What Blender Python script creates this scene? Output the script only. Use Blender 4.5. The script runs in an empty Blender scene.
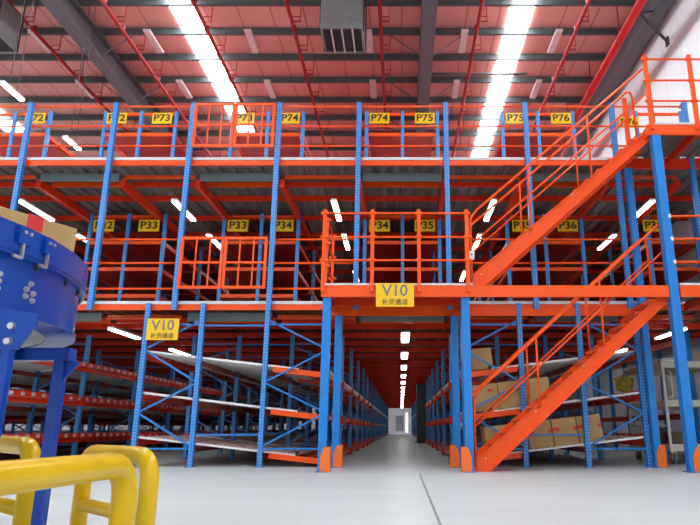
import bpy, math, random
from math import pi, sin, cos, radians
from mathutils import Vector, Matrix
random.seed(7)
sc = bpy.context.scene
col = sc.collection

# ------------------------------------------------------------------ materials
def principled(name, rgb, rough=0.5, metal=0.0, spec=0.5, noise=0.0, nscale=6.0, emit=None, estr=0.0, bump=0.0, coat=0.0):
    m = bpy.data.materials.new(name); m.use_nodes = True
    nt = m.node_tree; b = nt.nodes['Principled BSDF']
    b.inputs['Base Color'].default_value = (*rgb, 1)
    b.inputs['Roughness'].default_value = rough
    b.inputs['Metallic'].default_value = metal
    b.inputs['Specular IOR Level'].default_value = spec
    b.inputs['Coat Weight'].default_value = coat
    if noise > 0:
        tc = nt.nodes.new('ShaderNodeTexCoord')
        n = nt.nodes.new('ShaderNodeTexNoise'); n.inputs['Scale'].default_value = nscale; n.inputs['Detail'].default_value = 5
        r = nt.nodes.new('ShaderNodeValToRGB')
        r.color_ramp.elements[0].position = 0.3; r.color_ramp.elements[1].position = 0.7
        r.color_ramp.elements[0].color = (*[c * (1 - noise) for c in rgb], 1)
        r.color_ramp.elements[1].color = (*[min(1, c * (1 + noise)) for c in rgb], 1)
        nt.links.new(tc.outputs['Object'], n.inputs['Vector'])
        nt.links.new(n.outputs['Fac'], r.inputs['Fac']); nt.links.new(r.outputs['Color'], b.inputs['Base Color'])
        if bump > 0:
            bp = nt.nodes.new('ShaderNodeBump'); bp.inputs['Strength'].default_value = bump; bp.inputs['Distance'].default_value = 0.01
            nt.links.new(n.outputs['Fac'], bp.inputs['Height']); nt.links.new(bp.outputs['Normal'], b.inputs['Normal'])
    if emit:
        b.inputs['Emission Color'].default_value = (*emit, 1); b.inputs['Emission Strength'].default_value = estr
    return m

def perforated(name, rgb, slot, pitch=0.075, half=0.017, rough=0.38):
    """painted upright steel with two columns of punched slots"""
    m = principled(name, rgb, rough)
    nt = m.node_tree; b = nt.nodes['Principled BSDF']
    tc = nt.nodes.new('ShaderNodeTexCoord'); sp = nt.nodes.new('ShaderNodeSeparateXYZ')
    nt.links.new(tc.outputs['Object'], sp.inputs[0])
    def math_(op, a, v=None):
        n = nt.nodes.new('ShaderNodeMath'); n.operation = op
        nt.links.new(a, n.inputs[0])
        if v is not None:
            if isinstance(v, float): n.inputs[1].default_value = v
            else: nt.links.new(v, n.inputs[1])
        return n.outputs[0]
    fz = math_('FRACT', math_('DIVIDE', sp.outputs['Z'], pitch))
    a = math_('LESS_THAN', fz, 0.45)
    xx = math_('ABSOLUTE', math_('SUBTRACT', math_('ABSOLUTE', sp.outputs['X']), 0.022))
    c = math_('LESS_THAN', xx, half * 0.5)
    f = math_('MULTIPLY', a, c)
    mix = nt.nodes.new('ShaderNodeMix'); mix.data_type = 'RGBA'
    mix.inputs['A'].default_value = (*rgb, 1); mix.inputs['B'].default_value = (*slot, 1)
    nt.links.new(f, mix.inputs['Factor']); nt.links.new(mix.outputs['Result'], b.inputs['Base Color'])
    return m

def roller_mat(name, c1, c2, pitch, axis='X'):
    m = principled(name, c1, 0.5)
    nt = m.node_tree; b = nt.nodes['Principled BSDF']
    tc = nt.nodes.new('ShaderNodeTexCoord'); sp = nt.nodes.new('ShaderNodeSeparateXYZ')
    nt.links.new(tc.outputs['Object'], sp.inputs[0])
    d = nt.nodes.new('ShaderNodeMath'); d.operation = 'DIVIDE'; d.inputs[1].default_value = pitch
    nt.links.new(sp.outputs[axis], d.inputs[0])
    f = nt.nodes.new('ShaderNodeMath'); f.operation = 'FRACT'; nt.links.new(d.outputs[0], f.inputs[0])
    l = nt.nodes.new('ShaderNodeMath'); l.operation = 'LESS_THAN'; l.inputs[1].default_value = 0.5; nt.links.new(f.outputs[0], l.inputs[0])
    mix = nt.nodes.new('ShaderNodeMix'); mix.data_type = 'RGBA'
    mix.inputs['A'].default_value = (*c2, 1); mix.inputs['B'].default_value = (*c1, 1)
    nt.links.new(l.outputs[0], mix.inputs['Factor']); nt.links.new(mix.outputs['Result'], b.inputs['Base Color'])
    return m

def tagged(name, rgb, tagc, pitch=0.37, part=0.36, hz=0.034):
    m = principled(name, rgb, 0.4, spec=0.3)
    nt = m.node_tree; b = nt.nodes['Principled BSDF']; L = nt.links.new
    tc = nt.nodes.new('ShaderNodeTexCoord'); sp = nt.nodes.new('ShaderNodeSeparateXYZ'); L(tc.outputs['Object'], sp.inputs[0])
    def mt(op, a, v=None):
        n = nt.nodes.new('ShaderNodeMath'); n.operation = op; L(a, n.inputs[0])
        if v is not None:
            if isinstance(v, float): n.inputs[1].default_value = v
            else: L(v, n.inputs[1])
        return n.outputs[0]
    f = mt('MULTIPLY', mt('LESS_THAN', mt('FRACT', mt('DIVIDE', sp.outputs['Y'], pitch)), part), mt('LESS_THAN', mt('ABSOLUTE', sp.outputs['Z']), hz))
    mix = nt.nodes.new('ShaderNodeMix'); mix.data_type = 'RGBA'; mix.inputs['A'].default_value = (*rgb, 1); mix.inputs['B'].default_value = (*tagc, 1)
    L(f, mix.inputs['Factor']); L(mix.outputs['Result'], b.inputs['Base Color'])
    return m

def floor_mat():
    m = principled('sealed_concrete', (0.5, 0.52, 0.55), 0.42, spec=0.4)
    nt = m.node_tree; b = nt.nodes['Principled BSDF']
    tc = nt.nodes.new('ShaderNodeTexCoord')
    mp = nt.nodes.new('ShaderNodeMapping'); mp.inputs['Scale'].default_value = (0.35, 1.6, 1)
    n1 = nt.nodes.new('ShaderNodeTexNoise'); n1.inputs['Scale'].default_value = 1.3; n1.inputs['Detail'].default_value = 7
    n2 = nt.nodes.new('ShaderNodeTexNoise'); n2.inputs['Scale'].default_value = 14; n2.inputs['Detail'].default_value = 4
    r = nt.nodes.new('ShaderNodeValToRGB')
    r.color_ramp.elements[0].position = 0.3; r.color_ramp.elements[0].color = (0.50, 0.575, 0.585, 1)
    r.color_ramp.elements[1].position = 0.75; r.color_ramp.elements[1].color = (0.61, 0.68, 0.69, 1)
    nt.links.new(tc.outputs['Object'], mp.inputs[0]); nt.links.new(mp.outputs[0], n1.inputs['Vector']); nt.links.new(tc.outputs['Object'], n2.inputs['Vector'])
    ad = nt.nodes.new('ShaderNodeMath'); ad.operation = 'MULTIPLY_ADD'; ad.inputs[1].default_value = 0.25
    nt.links.new(n2.outputs['Fac'], ad.inputs[0])
    sb = nt.nodes.new('ShaderNodeMath'); sb.operation = 'SUBTRACT'; sb.inputs[1].default_value = 0.125
    nt.links.new(n1.outputs['Fac'], sb.inputs[0]); nt.links.new(sb.outputs[0], ad.inputs[2])
    nt.links.new(ad.outputs[0], r.inputs['Fac']); nt.links.new(r.outputs['Color'], b.inputs['Base Color'])
    rr = nt.nodes.new('ShaderNodeMapRange'); rr.inputs['To Min'].default_value = 0.3; rr.inputs['To Max'].default_value = 0.55
    nt.links.new(n1.outputs['Fac'], rr.inputs['Value']); nt.links.new(rr.outputs['Result'], b.inputs['Roughness'])
    return m

def seamed(name, rgb, seam, pitch, width, rough=0.6, axis='X', noise=0.06):
    """sheet cladding with narrow seams every pitch along axis"""
    m = principled(name, rgb, rough, noise=noise, nscale=0.6)
    nt = m.node_tree; b = nt.nodes['Principled BSDF']
    tc = nt.nodes.new('ShaderNodeTexCoord'); sp = nt.nodes.new('ShaderNodeSeparateXYZ'); nt.links.new(tc.outputs['Object'], sp.inputs[0])
    d = nt.nodes.new('ShaderNodeMath'); d.operation = 'DIVIDE'; d.inputs[1].default_value = pitch; nt.links.new(sp.outputs[axis], d.inputs[0])
    f = nt.nodes.new('ShaderNodeMath'); f.operation = 'FRACT'; nt.links.new(d.outputs[0], f.inputs[0])
    l = nt.nodes.new('ShaderNodeMath'); l.operation = 'LESS_THAN'; l.inputs[1].default_value = width / pitch; nt.links.new(f.outputs[0], l.inputs[0])
    old = b.inputs['Base Color'].links[0].from_socket
    mix = nt.nodes.new('ShaderNodeMix'); mix.data_type = 'RGBA'; mix.inputs['B'].default_value = (*seam, 1)
    nt.links.new(old, mix.inputs['A']); nt.links.new(l.outputs[0], mix.inputs['Factor']); nt.links.new(mix.outputs['Result'], b.inputs['Base Color'])
    return m

ORANGE = (0.90, 0.088, 0.004)
RED = (0.42, 0.014, 0.008)
BLUE = (0.014, 0.21, 0.63)
M = dict(
    orange=principled('orange_paint', ORANGE, 0.36, spec=0.35, noise=0.06, nscale=3),
    beamred=principled('red_orange_paint', (0.72, 0.032, 0.004), 0.42, spec=0.3, noise=0.08, nscale=3),
    red=principled('red_paint', RED, 0.4),
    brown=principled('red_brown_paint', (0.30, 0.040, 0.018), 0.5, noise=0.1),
    blue=principled('blue_paint', BLUE, 0.34, spec=0.35, noise=0.05, nscale=3),
    bluep=perforated('blue_perforated', BLUE, (0.22, 0.45, 0.74), 0.06),
    machine=principled('royal_blue_paint', (0.002, 0.055, 0.36), 0.26, spec=0.3, coat=0.05, noise=0.05, nscale=4),
    guard=principled('guard_orange', (0.85, 0.16, 0.012), 0.45),
    yellow=principled('safety_yellow', (0.78, 0.49, 0.0), 0.3, spec=0.4, coat=0.1, noise=0.06, nscale=5),
    signyellow=principled('sign_yellow', (0.88, 0.52, 0.0), 0.3, noise=0.05),
    black=principled('black_lettering', (0.012, 0.012, 0.012), 0.5),
    greyletter=principled('grey_lettering', (0.17, 0.18, 0.16), 0.35),
    strip=principled('galvanised_edge', (0.66, 0.67, 0.68), 0.45),
    galv=principled('galvanised_steel', (0.20, 0.23, 0.24), 0.45, metal=0.2, noise=0.12, nscale=4),
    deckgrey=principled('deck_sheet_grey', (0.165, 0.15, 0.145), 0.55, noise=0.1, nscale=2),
    deckbounce=principled('deck_sheet_bounce_tint', (0.15, 0.036, 0.022), 0.6, spec=0.25, noise=0.12, nscale=2),  # grey deck sheet with the red bounce light put into its colour
    shelfred=principled('shelf_sheet_red', (0.42, 0.016, 0.005), 0.5, spec=0.25, noise=0.1),
    purlin=principled('purlin_grey', (0.075, 0.092, 0.098), 0.5, noise=0.1),
    rafter=principled('rafter_grey', (0.115, 0.12, 0.135), 0.5, noise=0.08),
    roof=seamed('pink_insulated_roof', (0.78, 0.36, 0.31), (0.54, 0.21, 0.18), 1.0, 0.05, 0.6),
    wall=seamed('white_wall_panel', (0.80, 0.82, 0.86), (0.66, 0.68, 0.73), 1.05, 0.03, 0.5, axis='Y', noise=0.02),
    farwall=principled('grey_wall_panel', (0.5, 0.52, 0.55), 0.6, noise=0.05),
    darkcol=principled('dark_grey_green_paint', (0.035, 0.055, 0.06), 0.5),
    pipe=principled('sprinkler_red', (0.36, 0.012, 0.014), 0.35),
    pipebig=principled('main_pipe_red', (0.60, 0.012, 0.012), 0.3),
    bracket=principled('dark_bracket', (0.05, 0.05, 0.055), 0.5),
    tube=principled('lit_tube', (0.9, 0.9, 0.9), 0.5, emit=(0.95, 1.0, 1.0), estr=14.0),
    sky=principled('skylight_sheet', (0.9, 0.9, 0.9), 0.5, emit=(0.90, 0.97, 1.0), estr=27.0),
    batten=principled('white_batten', (0.7, 0.7, 0.7), 0.5),
    offtube=principled('unlit_tube', (0.75, 0.62, 0.60), 0.4),
    track=roller_mat('roller_track', (0.86, 0.87, 0.84), (0.72, 0.74, 0.72), 0.09),
    track_low=roller_mat('roller_track_low', (0.85, 0.83, 0.82), (0.42, 0.02, 0.012), 0.11),
    rail=principled('white_rail', (0.78, 0.78, 0.76), 0.4),
    card=principled('cardboard', (0.50, 0.32, 0.125), 0.75, noise=0.07, nscale=5),
    carddark=principled('cardboard_seam', (0.10, 0.06, 0.03), 0.8),
    tape=principled('red_tape', (0.72, 0.02, 0.02), 0.4),
    cream=principled('cream_paint', (0.62, 0.60, 0.50), 0.45, noise=0.06),
    rubber=principled('grey_rubber', (0.10, 0.11, 0.11), 0.6),
    steel=principled('bolt_steel', (0.55, 0.56, 0.58), 0.32, metal=0.8),
    under=principled('underside_grey', (0.34, 0.35, 0.36), 0.5, noise=0.1),
    poly=principled('yellow_bag', (0.66, 0.50, 0.06), 0.45, noise=0.25, nscale=9),
    darkbox=principled('dark_goods', (0.10, 0.06, 0.045), 0.7, noise=0.2),
    floor=floor_mat(),
    ahu=principled('ahu_sheet', (0.24, 0.25, 0.25), 0.45, metal=0.2, noise=0.1),
    grillew=principled('grille_vane', (0.62, 0.58, 0.58), 0.5),
    dark=principled('near_black', (0.015, 0.018, 0.02), 0.6),
    white=principled('white_plain', (0.82, 0.82, 0.82), 0.5),
    tagged=tagged('tagged_rail', (0.72, 0.04, 0.006), (0.55, 0.55, 0.60)),
    tag=principled('label_holder', (0.55, 0.55, 0.58), 0.4),
)

# ------------------------------------------------------------------ mesh builder
class MB:
    def __init__(s): s.v = []; s.f = []
    def quadprism(s, P, Q):
        """two matching rings of points P,Q -> closed solid"""
        n = len(P); b = len(s.v); s.v += [tuple(p) for p in P] + [tuple(q) for q in Q]
        s.f.append(tuple(b + i for i in reversed(range(n)))); s.f.append(tuple(b + n + i for i in range(n)))
        for i in range(n):
            j = (i + 1) % n; s.f.append((b + i, b + j, b + n + j, b + n + i))
        return s
    def box(s, x0, x1, y0, y1, z0, z1):
        return s.quadprism([(x0, y0, z0), (x1, y0, z0), (x1, y1, z0), (x0, y1, z0)], [(x0, y0, z1), (x1, y0, z1), (x1, y1, z1), (x0, y1, z1)])
    def cbox(s, x, y, z, w, d, h):
        return s.box(x - w / 2, x + w / 2, y - d / 2, y + d / 2, z - h / 2, z + h / 2)
    def bar(s, a, b, w, d=None, up=(0, 0, 1)):
        a = Vector(a); b = Vector(b); t = (b - a).normalized(); u = Vector(up)
        if abs(t.dot(u)) > 0.98: u = Vector((0, 1, 0))
        x = t.cross(u).normalized(); y = x.cross(t).normalized(); d = d or w
        ring = [(-w / 2, -d / 2), (w / 2, -d / 2), (w / 2, d / 2), (-w / 2, d / 2)]
        return s.quadprism([a + x * p + y * q for p, q in ring], [b + x * p + y * q for p, q in ring])
    def tube(s, pts, r, n=10):
        pts = [Vector(p) for p in pts]; rings = []
        ref = None
        for i, p in enumerate(pts):
            t = ((pts[i + 1] if i + 1 < len(pts) else p) - (pts[i - 1] if i else p)).normalized()
            if ref is None: ref = Vector((0, 0, 1)) if abs(t.z) < 0.9 else Vector((1, 0, 0))
            x = t.cross(ref)
            if x.length < 1e-4: x = t.cross(Vector((1, 0, 0)))
            x.normalize(); y = x.cross(t).normalized(); ref = y
            rr = r[i] if isinstance(r, (list, tuple)) else r
            rings.append([p + x * rr * cos(2 * pi * k / n) + y * rr * sin(2 * pi * k / n) for k in range(n)])
        b = len(s.v)
        for R in rings: s.v += [tuple(q) for q in R]
        for i in range(len(rings) - 1):
            for k in range(n):
                j = (k + 1) % n
                s.f.append((b + i * n + k, b + i * n + j, b + (i + 1) * n + j, b + (i + 1) * n + k))
        s.f.append(tuple(b + k for k in reversed(range(n)))); e = b + (len(rings) - 1) * n
        s.f.append(tuple(e + k for k in range(n)))
        return s
    def prism(s, prof, axis, a, b):
        """extrude a 2D profile: axis Y -> prof is (x,z); axis X -> (y,z); axis Z -> (x,y)"""
        g = {'Y': lambda p, t: (p[0], t, p[1]), 'X': lambda p, t: (t, p[0], p[1]), 'Z': lambda p, t: (p[0], p[1], t)}[axis]
        return s.quadprism([g(p, a) for p in prof], [g(p, b) for p in prof])
    def mesh(s, name, smooth=False):
        me = bpy.data.meshes.new(name); me.from_pydata(s.v, [], s.f); me.update()
        import bmesh
        bm = bmesh.new(); bm.from_mesh(me); bmesh.ops.recalc_face_normals(bm, faces=bm.faces); bm.to_mesh(me); bm.free()
        if smooth:
            for p in me.polygons: p.use_smooth = True
        return me

def place(name, me, mat, parent=None, loc=(0, 0, 0), rot=(0, 0, 0), smooth=False):
    """link ONE mesh object; loc is in the parent's frame"""
    if isinstance(me, MB): me = me.mesh(name, smooth)
    if mat and not me.materials: me.materials.append(mat)
    o = bpy.data.objects.new(name, me); col.objects.link(o)
    if parent: o.parent = parent
    o.location = loc; o.rotation_euler = rot
    return o
def bevel(o, w=0.01, seg=2):
    b = o.modifiers.new('bevel', 'BEVEL'); b.width = w; b.segments = seg; b.limit_method = 'ANGLE'; return o
def tag(o, label, cat, group=None, kind=None):
    o['label'] = label; o['category'] = cat
    if group: o['group'] = group
    if kind: o['kind'] = kind
    return o
def thing(name, label, cat, loc=(0, 0, 0), rz=0, group=None):
    o = bpy.data.objects.new(name, None); o.empty_display_size = 0.1; col.objects.link(o)
    o.location = loc; o.rotation_euler = (0, 0, rz)
    return tag(o, label, cat, group)
def struct(name, mb, mat, label=None):
    o = place(name, mb, mat); o['kind'] = 'structure'
    o['label'] = label or name.replace('_', ' '); o['category'] = name.split('_')[0]
    return o
def ordinal(n): return ['first', 'second', 'third', 'fourth', 'fifth', 'sixth', 'seventh', 'eighth', 'ninth', 'tenth', 'eleventh', 'twelfth', 'thirteenth', 'fourteenth', 'fifteenth', 'sixteenth', 'seventeenth', 'eighteenth'][n]
def text_mesh(s, size, name, bold=0.0, depth=0.002):
    cu = bpy.data.curves.new(name, 'FONT'); cu.body = s; cu.size = size; cu.align_x = 'CENTER'; cu.align_y = 'CENTER'
    cu.extrude = depth; cu.offset = bold
    o = bpy.data.objects.new(name, cu); col.objects.link(o)
    dg = bpy.context.evaluated_depsgraph_get(); dg.update()
    me = bpy.data.meshes.new_from_object(o.evaluated_get(dg))
    bpy.data.objects.remove(o); bpy.data.curves.remove(cu)
    me.name = name
    return me

# ------------------------------------------------------------------ constants
Z1, Z2, ZR = 3.13, 6.24, 13.0
YF, YP = 12.06, 10.6                 # gallery front line, platform front line
BAY = 2.9
WALLX = 7.6

# ------------------------------------------------------------------ setting
struct('floor', MB().box(-32, WALLX + 0.2, -14, 90, -0.2, 0), M['floor'], 'pale grey sealed concrete warehouse floor')
struct('trim_1', MB().box(0.285, 0.305, -6, 10.4, -0.01, 0.0015), M['galv'], 'thin sawn joint line in the concrete floor')
struct('ceiling', MB().box(-32, WALLX + 0.2, -14, 90, ZR, ZR + 0.15), M['roof'], 'pink insulated sheet roof above the purlins')
struct('wall_right', MB().box(WALLX, WALLX + 0.2, -14, 90, 0, ZR), M['wall'], 'white panel wall along the right side of the hall')
struct('wall_left', MB().box(-32.2, -32, -14, 90, 0, ZR), M['farwall'], 'far left wall of the hall')
struct('wall_back', MB().box(-32, WALLX, 90, 90.2, 0, ZR), M['farwall'], 'grey end wall at the far end of the central aisle')
d = struct('door_1', MB().box(-1.3, 1.4, 89.9, 90.02, 0, 2.9), M['farwall'], 'pale roller door at the far end of the central aisle')
place('door_panel', MB().box(-0.75, 0.35, 89.84, 89.9, 0.35, 2.4), M['galv'], d)
place('door_light', MB().box(0.62, 1.0, 89.84, 89.9, 0.1, 2.8), principled('door_daylight', (0.9, 0.9, 0.9), emit=(0.95, 1, 1), estr=0.7), d)
struct('window_1', MB().box(-6.97, -6.25, -14, 78, ZR - 0.035, ZR - 0.005), M['sky'], 'bright translucent skylight strip above the orange gates')
struct('window_2', MB().box(3.32, 4.02, -14, 78, ZR - 0.035, ZR - 0.005), M['sky'], 'bright translucent skylight strip nearer the white wall')
struct('window_3', MB().box(-16.9, -16.0, -14, 78, ZR - 0.035, ZR - 0.005), M['sky'], 'skylight strip over the far left of the hall')

# roof steel
pm = MB().prism([(-0.04, 0), (0.04, 0), (0.04, 0.03), (-0.01, 0.03), (-0.01, 0.19), (0.07, 0.19), (0.07, 0.22), (-0.04, 0.22)], 'X', -32, WALLX).mesh('roof_purlin')
pm.materials.append(M['purlin'])
py0 = 17.05
PUR = [py0 + 1.405 * k for k in range(-12, 32)]
for k, y in enumerate(PUR):
    o = place('roof_purlin', pm, None, None, (0, y, ZR - 0.26))
    tag(o, 'dark grey roof purlin crossing under the pink roof', 'purlin', 'roof purlins')
def rafter(x, label):
    t = thing('roof_rafter', label, 'rafter', (x, 0, 11.95))
    place('bottom_flange', MB().box(-0.21, 0.21, -13, 79, 0, 0.03), M['rafter'], t)
    place('web', MB().box(-0.02, 0.02, -13, 79, 0.03, 0.70), M['rafter'], t)
    place('top_flange', MB().box(-0.21, 0.21, -13, 79, 0.70, 0.73), M['rafter'], t)
    for y in PUR[2::2][:14]:
        for s in (-1, 1):
            place('fly_brace', MB().bar((s * 0.20, y, 0.035), (s * 1.15, y, 0.77), 0.05, 0.02), M['rafter'], t)
rafter(0.8, 'dark grey roof rafter running back over the central aisle')
rafter(-9.62, 'wide dark grey roof rafter over the left part of the galleries')
tag(place('eaves_beam', MB().box(7.05, 7.5, -13, 79, 12.0, 12.55), M['rafter']), 'dark grey eaves beam along the top of the white wall', 'beam')

def pipe_line(x, z, r, label, mat, big=False):
    t = thing('sprinkler_pipe', label, 'pipe', (x, 0, z), 0, None if big else 'sprinkler pipes under the roof')
    place('pipe', MB().tube([(0, -12, 0), (0, 70, 0)], r, 12), mat, t, smooth=True)
    for y in PUR[10:26] if not big else PUR[11:24:2]:
        if big:
            place('hanger', MB().bar((0, y, r), (0, y, 12.74 - z), 0.03).tube([(0, y - 0.05, 0), (0, y + 0.05, 0)], r * 1.16, 12), M['pipe'], t)
        else:
            place('hanger', MB().bar((0.0, y, 0), (0.26, y, 0), 0.03).bar((0.25, y, 0), (0.25, y, ZR - 0.27 - z), 0.022).bar((0.0, y, 0.0), (0.0, y, 0.17), 0.022).bar((0, y, 0.16), (0.25, y, 0.16), 0.022), mat, t)
    if not big:
        for y in (13.2, 14.9, 16.1, 18.9):
            place('sprinkler_head', MB().tube([(0, y, r), (0, y, r + 0.10)], [0.05, 0.07], 8), mat, t)
for x, l in ((-11.0, 'red sprinkler pipe, the one nearest the left edge under the roof'), (-8.34, 'red sprinkler pipe left of the bright skylight strip, second from the left edge'),
             (-5.8, 'red sprinkler pipe just right of the skylight strip above the gates'), (-3.2, 'red sprinkler pipe between the skylight strip and the grey ventilation unit'),
             (-0.6, 'red sprinkler pipe between the grey ventilation unit and the central rafter'), (2.27, 'red sprinkler pipe between the central rafter and the right skylight'),
             (5.25, 'red sprinkler pipe right of the right skylight strip')):
    pipe_line(x, 12.2, 0.055, l, M['pipe'])
pipe_line(6.36, 11.6, 0.125, 'thick bright red main pipe running beside the white wall', M['pipebig'], True)
t = thing('wall_bracket', 'dark steel two-armed bracket holding the thick red pipe off the white wall', 'bracket', (WALLX, 15.36, 11.3))
place('strut', MB().bar((-1.12, -0.9, 0.30), (-0.02, 0, 1.05), 0.06), M['bracket'], t)
place('strut', MB().bar((-1.12, -0.9, 0.25), (-0.02, 0, 0.03), 0.06), M['bracket'], t)
place('end_plate', MB().box(-0.05, -0.001, -0.08, 0.08, 0.93, 1.17), M['bracket'], t)
place('end_plate', MB().box(-0.05, -0.001, -0.08, 0.08, -0.10, 0.15), M['bracket'], t)
tag(place('conduit_pipe', MB().tube([(1.05, 19.1, 12.62), (4.4, 19.1, 12.62)], 0.05, 8), M['galv'], smooth=True), 'short pale grey conduit crossing between central rafter and right skylight', 'conduit')

def ahu(x0, x1, label, vanes=3):
    t = thing('ventilation_unit', label, 'ventilation unit', ((x0 + x1) / 2, 14.25, 11.0))
    w = (x1 - x0) / 2
    bevel(place('housing', MB().box(-w, w, 0, 1.15, 0.03, 1.08), M['ahu'], t), 0.02)
    place('outlet', MB().box(-w + 0.03, w - 0.03, 0.05, 1.1, 0.0, 0.05), M['dark'], t)
    place('outlet_frame', MB().box(-w, w, -0.01, 0.05, -0.03, 0.03).box(-w, w, 1.1, 1.16, -0.03, 0.03).box(-w, -w + 0.05, 0.05, 1.1, -0.03, 0.03).box(w - 0.05, w, 0.05, 1.1, -0.03, 0.03), M['ahu'], t)
    for k in range(vanes):
        xx = -w + 2 * w * (k + 1) / 4
        place('vane', MB().box(xx - 0.02, xx + 0.02, 0.05, 1.1, -0.035, 0.0), M['grillew'], t)
    for sx in (-1, 1):
        for y in (0.1, 1.05):
            place('hanging_rod', MB().bar((sx * (w + 0.02), y, -0.06), (sx * (w + 0.02), y, ZR - 0.2 - 11.0), 0.03), M['bracket'], t)
ahu(-2.15, -1.02, 'grey box ventilation unit hanging under the roof left of the central rafter')
ahu(-12.0, -10.85, 'grey box ventilation unit hanging in the top left corner under the roof', 0)

def batten(x, y, z, label, group, lit=True, length=1.4, w=0.13, drop=0.16):
    t = thing('tube_light', label, 'light', (x, y, z), 0, group)
    place('housing', MB().box(-w / 2, w / 2, 0, length, 0.035, 0.08), M['batten'], t)
    place('tube', MB().box(-w / 2 + 0.012, w / 2 - 0.012, 0.02, length - 0.02, 0.0, 0.035), M['tube'] if lit else M['offtube'], t)
    if lit:
        for yy in (0.25, length - 0.25):
            place('hanger', MB().bar((0, yy, 0.08), (0, yy, drop), 0.015), M['bracket'], t)
for x, side in ((-11.56, 'over the left rafter'), (-7.95, 'left of the skylight above the gates'), (-4.8, 'right of the skylight above the gates'), (-1.02, 'beside the grey ventilation unit'), (2.0, 'right of the central rafter'), (4.95, 'right of the right skylight')):
    for y, q in ((16.75, 'nearer'), (19.65, 'farther')):
        batten(x, y, 12.66, 'unlit strip light under the pink roof %s, %s one' % (side, q), 'unlit strip lights under the roof', False, 1.2, 0.22)

# ------------------------------------------------------------------ mezzanine decks
def corr(x0, x1, z, t=0.012, pitch=0.30, h=0.05):
    """trapezoidal sheet profile"""
    top = []; x = x0; k = 0
    seq = [(0, h), (0.12, h), (0.15, 0), (0.27, 0)]
    while x < x1:
        for dx, dz in seq:
            if x + dx <= x1: top.append((x + dx, z + dz))
        x += pitch
    return top
def corr_sheet(x0, x1, y0, y1, z, pitch=0.30, h=0.05):
    p = corr(x0, x1, z, pitch=pitch, h=h); m = MB(); n = len(p)
    up = [(a, z + h + 0.012) for a, b in p]
    m.v = [(a, y0, b) for a, b in p] + [(a, y1, b) for a, b in p] + [(a, y0, b) for a, b in up] + [(a, y1, b) for a, b in up]
    for i in range(n - 1):
        m.f.append((i, i + 1, n + i + 1, n + i)); m.f.append((2 * n + i, 3 * n + i, 3 * n + i + 1, 2 * n + i + 1))
        m.f.append((i, 2 * n + i, 2 * n + i + 1, i + 1)); m.f.append((n + i, n + i + 1, 3 * n + i + 1, 3 * n + i))
    m.f.append((0, n, 3 * n, 2 * n)); m.f.append((n - 1, 3 * n - 1, 4 * n - 1, 2 * n - 1))
    return m
XP = [-9.7, -7.97, -6.13, -4.47, -2.61, -0.90, 0.96, 2.67, 4.53, 6.1]      # gallery front upright lines
def c_beam(x0, x1, y, z0, z1, d=0.06):
    return MB().prism([(y, z0), (y + d, z0), (y + d, z0 + 0.012), (y + 0.012, z0 + 0.012), (y + 0.012, z1 - 0.012), (y + d, z1 - 0.012), (y + d, z1), (y, z1)], 'X', x0, x1)
def deck(z, yend, label, mat, levels):
    t = thing('mezzanine_deck', label, 'mezzanine', (0, YF, z))
    X0, X1 = -15.0, WALLX - 0.02
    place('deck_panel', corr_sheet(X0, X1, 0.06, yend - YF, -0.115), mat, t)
    place('deck_boards', MB().box(X0, X1, 0.08, yend - YF, -0.05, 0.0), M['strip'], t)
    place('edge_strip', MB().box(X0, X1, 0.035, 0.075, -0.045, 0.015), M['strip'], t)
    place('front_beam', c_beam(X0, X1, 0.05, -0.16, -0.046), M['orange'], t)
    for i in range(len(XP) - 1):
        rackbay = i % 2 == 1
        y = 12.62 - YF
        if rackbay:
            place('grey_joist', c_beam(XP[i] + 0.06, XP[i + 1] - 0.06, y, -0.30, -0.125), M['galv'], t)['label'] = 'grey galvanised joist'
            place('joist', c_beam(XP[i] + 0.06, XP[i + 1] - 0.06, y + 0.42, -0.27, -0.16), M['orange'], t)
        else:
            place('tie_rail', MB().box(XP[i] + 0.06, XP[i + 1] - 0.06, y, y + 0.04, -0.255, -0.215).box(XP[i] + 0.06, XP[i + 1] - 0.06, y, y + 0.04, -0.20, -0.175), M['orange'], t)
            place('joist', c_beam(XP[i] + 0.06, XP[i + 1] - 0.06, y + 0.42, -0.27, -0.16), M['beamred'], t)
    place('joist', c_beam(X0, XP[0], 12.62 - YF, -0.27, -0.125), M['orange'], t)
    y = 14.0
    while y < yend:
        place('joist', c_beam(X0, X1, y - YF, -0.245, -0.117), M['beamred'], t); y += 1.45
    for x in XP:
        if levels == 2: place('girder', MB().box(x - 0.05, x + 0.05, 0.62, yend - YF, -0.43, -0.246), M['beamred'], t)
    return t
deck(Z1, 73, 'lower mezzanine deck with white edge strip above the flow racks', M['deckbounce'], 1)
deck(Z2, 46, 'upper mezzanine deck with white edge strip below the P70s signs', M['deckgrey'], 2)

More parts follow.
